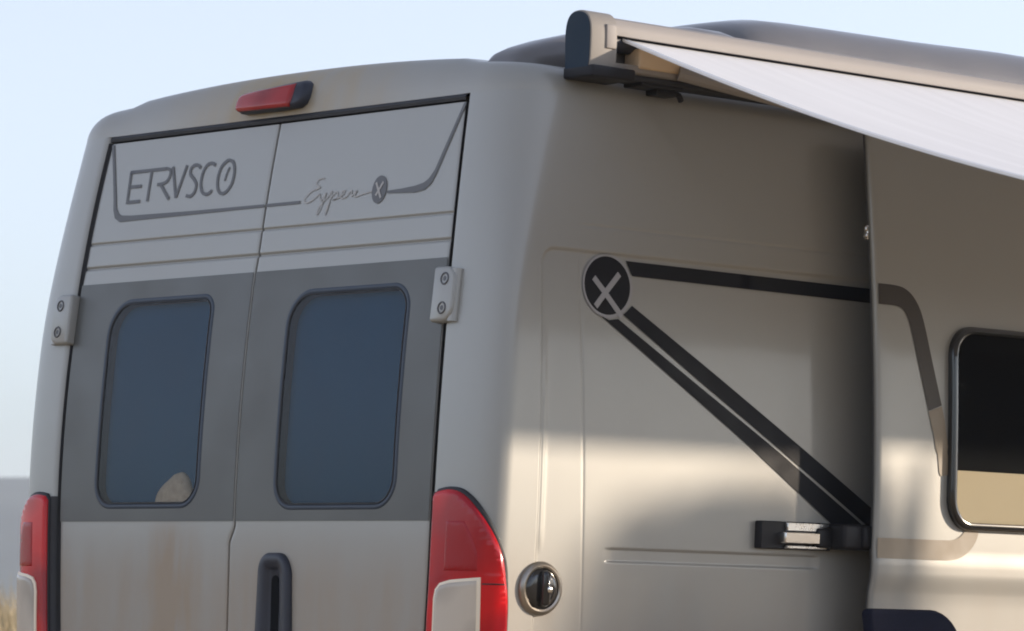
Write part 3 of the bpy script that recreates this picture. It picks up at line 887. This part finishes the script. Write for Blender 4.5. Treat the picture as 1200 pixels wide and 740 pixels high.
# dark stripes and the round badge
SW = 0.0022
decal('black_stripe', [[(0.484, 2.079), (0.90, 2.0755), (1.389, 2.071), (1.389, 2.110), (0.90, 2.113), (0.462, 2.1165)]], side, SW, M['black_film'], body, step=0.03)
decal('black_stripe', [ccw([(0.372, 1.971), (0.402, 1.961), (0.434, 1.966), (0.70, 1.8235), (1.024, 1.653), (1.355, 1.470), (1.232, 1.470), (0.937, 1.649), (0.65, 1.813)])], side, SW, M['black_film'], body, step=0.03)
decal('black_stripe', [ccw([(0.452, 1.978), (0.466, 1.988), (0.483, 2.003), (0.80, 1.835), (1.124, 1.661), (1.392, 1.515), (1.392, 1.462), (1.371, 1.470), (1.038, 1.654), (0.71, 1.832)])], side, SW, M['black_film'], body, step=0.03)
bc = (0.396, 2.0485)
bd = decal('round_badge', [circ(*bc, 0.081, 48, 0.0755)], side, SW, M['black_film'], body, label='black round badge with a pale X')
ringP = []
for k in range(48):
    a0, a1 = 2 * math.pi * k / 48, 2 * math.pi * (k + 1) / 48
    w0 = 0.0805 + 0.003 * max(0, math.cos(a0 + 0.8)); w1 = 0.0805 + 0.003 * max(0, math.cos(a1 + 0.8))
    ringP.append([(bc[0] + r * math.cos(a) * 1.07, bc[1] + r * math.sin(a)) for r, a in ((0.0745, a0), (w0, a0), (w1, a1), (0.0745, a1))])
decal('badge_ring', ringP, side, SW + 0.0008, M['ring'], body)
decal('badge_mark', [q for P in ([(0.348, 2.066), (0.383, 2.034), (0.446, 1.972)], [(0.438, 2.081), (0.394, 2.036), (0.354, 1.993)]) for q in stroke(P, 0.016)], side, SW + 0.0016, M['ring'], body, label='pale X on the round badge')

# roller carriage of the sliding door in its rail
BP = rrect(0.945, 1.215, 1.398, 1.471, 0.006, 3)
car = mesh('door_carriage', *loft(side_smooth, [(BP, 0.0), (BP, 0.020), (inset(BP, 0.003), 0.024)]), M['black'], van, angle=40)
for a, b, c, d, h, mm in ((1.035, 1.190, 1.446, 1.469, 0.034, 'metal'), (1.012, 1.142, 1.414, 1.443, 0.050, 'chrome'), (1.035, 1.185, 1.400, 1.409, 0.036, 'metal')):
    Q = rrect(a, b, c, d, 0.003, 3)
    mesh('metal_plate', *loft(side_smooth, [(Q, 0.022), (Q, h - 0.003), (inset(Q, 0.002), h)]), M[mm], car, angle=40)
mesh('carriage_block', *box((1.012, 1.185, 1.431), (0.05, 0.085, 0.052), 0.008), M['black'], car)
arm = join([box((1.040, 1.29, 1.436), (0.085, 0.19, 0.068), 0.010), box((1.066, 1.34, 1.436), (0.06, 0.16, 0.060), 0.008)])
mesh('carriage_arm', *arm, M['black'], car)

# ------------------------------------------------------------------ sliding door, slid back over the side panel
YD = 1.276
def yedge(z):
    return YD - 0.018 * sm(1.5, 2.5, z) 
ZS2 = dense(0.55, 2.515, 0.035, ((1.355, 0.06, 0.004),))
zlow = 1.262
V = []; n = None
for z in ZS2:
    ye = yedge(z)
    row = [door(ye + 0.006, z, -0.022), door(ye + 0.0, z, -0.016), door(ye - 0.001, z, -0.010), door(ye + 0.002, z, -0.004), door(ye + 0.007, z, -0.001), door(ye + 0.014, z, 0.0)]
    for k in range(1, 25): row.append(door(ye + 0.014 + (1.25 - 0.03) * k / 24, z))
    row += [door(ye + 1.25, z, -0.006), door(ye + 1.25, z, -0.02)]
    n = len(row); V += row
sd = mesh('sliding_door', V, grid_faces(len(ZS2), n), M['door_paint'], van, angle=40)
V = []
for z in ZS2:
    ye = yedge(z)
    V += [door(ye + 0.006, z, -0.020), door(ye + 0.014, z, -0.036), door(ye + 0.03, z, -0.048), door(ye + 1.2, z, -0.048), door(ye + 1.24, z, -0.02)]
mesh('door_inner_panel', V, grid_faces(len(ZS2), 5), M['inner_grey'], sd, angle=40)
cx_ = door(1.25, 2.253, -0.022).x
lt = join([box((cx_, 1.254, 2.258), (0.012, 0.010, 0.013), 0.003), box((cx_ + 0.001, 1.254, 2.240), (0.014, 0.010, 0.012), 0.003), box((cx_ - 0.002, 1.262, 2.249), (0.014, 0.012, 0.040), 0.003)])
mesh('door_catch', *lt, M['chrome'], sd)

# window in the sliding door: black frame, smoked glass, tan blind drawn up from the sill
WO = resample(rrect(1.548, 2.42, 1.464, 2.018, 0.085, 10), 0.03)
wf = mesh('window_frame', *loft(door, [(WO, 0.0), (WO, 0.014), (inset(WO, 0.003), 0.020), (inset(WO, 0.012), 0.022), (inset(WO, 0.020), 0.020), (inset(WO, 0.023), 0.010)], cap_end=False), M['smoke'], sd, angle=60)
decal('window_pane', [inset(WO, 0.022)], door, 0.0135, M['glass'], sd, step=0.08)
decal('window_lining', [inset(WO, 0.010)], door, 0.0030, M['dark_in'], sd, step=0.06)
BL = [p for p in inset(WO, 0.022)]
BLc = [(a, min(b, 1.626)) for a, b in BL]
BLd = []
for p in BLc:
    if not BLd or (Vector(p) - Vector(BLd[-1])).length > 1e-4: BLd.append(p)
BLd = [p for i, p in enumerate(BLd) if not (p[1] >= 1.6259 and 1.58 < p[0] < 2.38)]
bl = decal('window_blind', [ccw(BLd)], door, 0.0075, M['blind'], sd, step=0.06)

# one dark stripe on the door; its sunlit stretches are painted tan
decal('dark_stripe', [q for q in stroke(smooth_line([(1.272, 2.0845), (1.335, 2.084), (1.372, 2.077), (1.400, 2.055), (1.422, 2.015), (1.455, 1.910), (1.494, 1.790)], 5), [0.055] * 31)], door, 0.002, M['bronze_film'], sd, step=0.04)
sunlit_line = smooth_line([(1.279, 1.409), (1.40, 1.409), (1.52, 1.409), (1.585, 1.412), (1.625, 1.428), (1.648, 1.452), (1.655, 1.475)], 5)
decal('sunlit_stripe', [q for q in stroke(sunlit_line, 0.054)], door, 0.002, M['sunlit_film'], sd, step=0.04)
decal('sunlit_stripe', [q for q in stroke(smooth_line([(1.494, 1.788), (1.512, 1.73), (1.526, 1.67), (1.535, 1.61)], 4), [0.055] * 4 + [0.05] * 4 + [0.04] * 4 + [0.03])], door, 0.002, M['sunlit_film'], sd, step=0.04)

# ------------------------------------------------------------------ awning fixed along the roof edge
aw = thing('awning', 'pale awning rolled out from a metal case along the van roof edge', 'awning', (0.97, 0.28, 2.57))
AO = Vector(aw.location)
def loc(V): return [Vector(v) - AO for v in V]
CASE = [(0.964, 2.588), (0.964, 2.640), (0.966, 2.690), (0.972, 2.712), (0.984, 2.724), (1.004, 2.729), (1.026, 2.727), (1.042, 2.720), (1.050, 2.708), (1.052, 2.694), (1.051, 2.679), (1.046, 2.678), (1.046, 2.694), (1.038, 2.708), (1.01, 2.716), (0.985, 2.708), (0.974, 2.66), (0.974, 2.600), (0.99, 2.597), (1.036, 2.599), (1.042, 2.610), (1.046, 2.610), (1.043, 2.594), (1.034, 2.588)]
V = []
ysn = [0.352, 0.8, 1.6, 2.6, 3.6, 5.05]
for y in ysn: V += [Vector((x, y, z)) for x, z in CASE]
nC = len(CASE)
F = []
for i in range(len(ysn) - 1):
    for k in range(nC):
        j = (k + 1) % nC
        F.append((i * nC + k, i * nC + j, (i + 1) * nC + j, (i + 1) * nC + k))
mesh('awning_case', loc(V), F, M['awning_case'], aw, angle=30)
# end cap: tall rounded slab with a slate blue outer face
CAPO = [(0.960, 2.572), (0.958, 2.66), (0.960, 2.696), (0.968, 2.720), (0.982, 2.733), (1.003, 2.738), (1.026, 2.735), (1.044, 2.724), (1.054, 2.705), (1.057, 2.680), (1.056, 2.630), (1.052, 2.590), (1.044, 2.574), (1.02, 2.568), (0.98, 2.567)]
CAPO = ccw(resample(smooth_line(CAPO + [CAPO[0]], 3)[:-1], 0.02))
def capend(x, z, off=0.0): return Vector((x, 0.272 - off, z)) - AO
mesh('end_cap', *loft(capend, [(CAPO, -0.082), (CAPO, 0.0), ([(1.0075 + (a - 1.0075) * 0.975, 2.653 + (b - 2.653) * 0.986) for a, b in CAPO], 0.005), ([(1.0075 + (a - 1.0075) * 0.92, 2.653 + (b - 2.653) * 0.955) for a, b in CAPO], 0.0065)], cap_start=True), M['awning_cap'], aw, angle=40)
IN = [(1.0075 + (a - 1.0075) * 0.91, 2.653 + (b - 2.653) * 0.950) for a, b in CAPO]
mesh('end_cap_face', *loft(capend, [(IN, 0.0045), (IN, 0.0085)]), M['cap_face'], aw, angle=8)
mesh('end_cap_notch', *box((1.056 - AO.x, 0.332 - AO.y, 2.672 - AO.z), (0.010, 0.034, 0.062), 0.003), M['awning_case'], aw)
mesh('cap_foot', *box((1.012 - AO.x, 0.338 - AO.y, 2.580 - AO.z), (0.112, 0.150, 0.030), 0.006), M['black'], aw)
mesh('base_strip', *box((1.002 - AO.x, 2.72 - AO.y, 2.580 - AO.z), (0.075, 4.64, 0.014), 0.003), M['rubber'], aw)
# roller with the rest of the cloth
mesh('roller', *tube(loc([(1.008, 0.36, 2.668), (1.008, 4.95, 2.668)]), 0.026, 16), M['navy_plastic'], aw)
# shoulder block and lower profile, sunlight put into their tan; folding arm
mesh('arm_shoulder', *box((1.022 - AO.x, 0.515 - AO.y, 2.630 - AO.z), (0.060, 0.150, 0.052), 0.007), M['sunlit_plastic'], aw)
mesh('lower_profile', *box((1.008 - AO.x, 2.80 - AO.y, 2.618 - AO.z), (0.050, 4.40, 0.050), 0.006), M['sunlit_plastic'], aw)
mesh('arm', *join([tube(loc([(1.05, 0.58, 2.605), (1.40, 1.20, 2.46), (1.75, 1.85, 2.33)]), 0.018, 10), tube(loc([(1.75, 1.85, 2.325), (2.15, 1.3, 2.19), (2.50, 0.80, 2.07)]), 0.017, 10)]), M['awning_case'], aw)
mesh('mount_bracket', *join([box((1.0 - AO.x, 0.54 - AO.y, 2.573 - AO.z), (0.07, 0.15, 0.020), 0.004), box((0.992 - AO.x, 0.575 - AO.y, 2.560 - AO.z), (0.045, 0.07, 0.022), 0.005), tube(loc([(1.0, 0.60, 2.566), (1.01, 0.622, 2.556), (1.005, 0.635, 2.544)]), 0.008, 8)]), M['black'], aw)
# the cloth slopes outwards from the case mouth; a thin white hem runs down its rear edge
Y0c, Y1c = 0.40, 4.95
def cloth(t, y, off=0.0):
    x = 1.030 + 1.56 * t
    sag = 0.018 * math.sin(math.pi * t)
    z = 2.676 - 0.352 * (x - 1.030) - sag + 0.050 * t ** 2
    return Vector((x, y, z + off)) - AO
V = []; yy = dense(Y0c, Y1c, 0.15)
for i in range(41):
    for y in yy: V.append(cloth(i / 40, y))
mesh('canopy', V, grid_faces(41, len(yy)), M['canopy'], aw)
V = [];
for i in range(41):
    t = i / 40
    V += [cloth(t, Y0c, 0.003), cloth(t, Y0c - 0.004, 0.001), cloth(t, Y0c - 0.004, -0.006), cloth(t, Y0c + 0.012, -0.006), cloth(t, Y0c + 0.014, 0.0025)]
mesh('hem', V, grid_faces(41, 5), M['canopy'], aw)
e = cloth(1, 0) + AO
LR = rrect(e.x - 0.01, e.x + 0.05, e.z - 0.030, e.z + 0.035, 0.015, 4)
def ends(x, z, off=0.0): return Vector((x, 0.30 - off, z)) - AO
mesh('lead_rail', *loft(ends, [(LR, -4.7), (LR, 0.0)], cap_start=True), M['awning_case'], aw, angle=40)
for y in (0.36, 3.6):
    mesh('support_leg', *tube(loc([(e.x + 0.02, y, e.z - 0.05), (e.x + 0.02, y, 0.02)]), 0.016, 10), M['awning_case'], aw)

# ------------------------------------------------------------------ folding chair under the awning
chx = 1.42
ch = thing('camping_chair', 'navy camping chair standing in front of the sliding door', 'chair', (chx + 0.26, 1.07, 0))
CO = Vector(ch.location)
def cb(y, z, off=0.0): return Vector((chx + 0.02 + (1.25 - z) * 0.16 + off, y, z)) - CO
BK = rrect(0.890, 1.230, 0.52, 1.247, (0.10, 0.018, 0.02, 0.02), 8)
mesh('backrest', *loft(cb, [(inset(BK, 0.010), -0.018), (inset(BK, 0.003), -0.014), (BK, -0.006), (BK, 0.006), (inset(BK, 0.003), 0.014), (inset(BK, 0.010), 0.018)], cap_start=True), M['navy_fabric'], ch, angle=60)
mesh('seat', *box((chx + 0.36 - CO.x, 1.06 - CO.y, 0.46), (0.46, 0.42, 0.045), 0.015), M['navy_fabric'], ch)
for y in (0.86, 1.26):
    mesh('leg', *tube([Vector((chx + 0.60, y, 0.02)) - CO, Vector((chx + 0.16, y, 0.52)) - CO, Vector((chx + 0.05, y, 1.14)) - CO], 0.012, 8), M['black'], ch)
    mesh('leg', *tube([Vector((chx + 0.02, y, 0.02)) - CO, Vector((chx + 0.58, y, 0.46)) - CO], 0.012, 8), M['black'], ch)
    mesh('armrest', *box((chx + 0.32 - CO.x, y - CO.y, 0.68), (0.42, 0.04, 0.025), 0.008), M['black'], ch)

# ------------------------------------------------------------------ dry grass beyond
def blades(name, n, fn, mt, hmin, hmax, w):
    V = []; F = []
    for _ in range(n):
        x, y = fn()
        h = random.uniform(hmin, hmax); a = random.uniform(0, math.pi); ww = w * random.uniform(0.6, 1.3)
        lx, ly = random.gauss(0, h * 0.22), random.gauss(0, h * 0.22)
        dx, dy = math.cos(a) * ww, math.sin(a) * ww
        b = len(V)
        V += [Vector((x - dx, y - dy, -0.05)), Vector((x + dx, y + dy, -0.05)), Vector((x + lx * 0.4 + dx * 0.7, y + ly * 0.4 + dy * 0.7, h * 0.6)), Vector((x + lx * 0.4 - dx * 0.7, y + ly * 0.4 - dy * 0.7, h * 0.6)), Vector((x + lx, y + ly, h))]
        F += [(b, b + 1, b + 2, b + 3), (b + 3, b + 2, b + 4)]
    o = bpy.data.objects.new(name, bpy.data.meshes.new(name)); o.data.from_pydata([tuple(v) for v in V], [], F)
    o.data.materials.append(mt); COL.objects.link(o)
    return o
vd = Vector((-0.822, 0.569)); vn = Vector((0.569, 0.822)); cp = Vector((8.29, -6.49))
def spot():
    r = random.uniform(26, 90); s = random.uniform(-0.035, 0.06) * r
    p = cp + vd * r + vn * s
    return p.x, p.y
g = blades('dry_grass', 9000, spot, M['straw'], 0.5, 1.45, 0.012); g['kind'] = 'stuff'
def near():
    while True:
        x, y = random.uniform(-45, 45), random.uniform(-50, 40)
        if not (-2.0 < x < 5.0 and -6.0 < y < 7.0): return x, y
g2 = blades('dry_field', 30000, near, M['straw'], 0.12, 0.5, 0.012); g2['kind'] = 'stuff'

# ------------------------------------------------------------------ tall bush added out of view to shade the lower side panel
sb = thing('added_shrub', 'tall narrow dry bush added out of view to shade the lower side panel', 'added_shrub', (4.05, 5.20, 0))
rs = random.Random(5)
V = []; F = []
for k in range(9):
    a = rs.uniform(0, 6.28); r = rs.uniform(0.05, 0.25)
    P = [Vector((0.05 * math.cos(a), 0.05 * math.sin(a), 0)), Vector((r * 0.6 * math.cos(a), r * 0.6 * math.sin(a), 0.9)), Vector((r * math.cos(a + 0.4), r * math.sin(a + 0.4), rs.uniform(1.6, 2.3)))]
    v, f = tube(P, [0.03, 0.02, 0.006], 6); b = len(V); V += v; F += [tuple(i + b for i in q) for q in f]
mesh('stem', V, F, M['bark'], sb)
V = []; F = []
for _ in range(9000):
    z = rs.uniform(0.25, 2.48); rr = 0.34 * math.sqrt(rs.random()) * (1.0 if z < 2.1 else 1 - (z - 2.1) * 1.0)
    a = rs.uniform(0, 6.28); c = Vector((rr * math.cos(a), rr * math.sin(a), z))
    u = Vector((rs.gauss(0, 1), rs.gauss(0, 1), rs.gauss(0, 1))).normalized(); w = u.cross(Vector((rs.gauss(0, 1), rs.gauss(0, 1), rs.gauss(0, 1)))).normalized()
    b = len(V); V += [c - u * 0.035, c + w * 0.014, c + u * 0.035, c - w * 0.014]; F.append((b, b + 1, b + 2, b + 3))
fo = mesh('foliage', V, F, M['leaf'], sb, smooth=False); fo['kind'] = 'stuff'

# ------------------------------------------------------------------ haze
hz = bpy.data.materials.new('thin_haze'); hz.use_nodes = True
n = hz.node_tree; n.nodes.remove(n.nodes['Principled BSDF'])
pv = n.nodes.new('ShaderNodeVolumePrincipled')
pv.inputs['Color'].default_value = (0.78, 0.88, 1.0, 1)
pv.inputs['Density'].default_value = 0.0006
pv.inputs['Anisotropy'].default_value = 0.0
n.links.new(pv.outputs[0], n.nodes['Material Output'].inputs['Volume'])
V, F = box((0, 0, 21.5), (3100, 3100, 47))
o = mesh('haze', V, F, hz, smooth=False); o['kind'] = 'stuff'
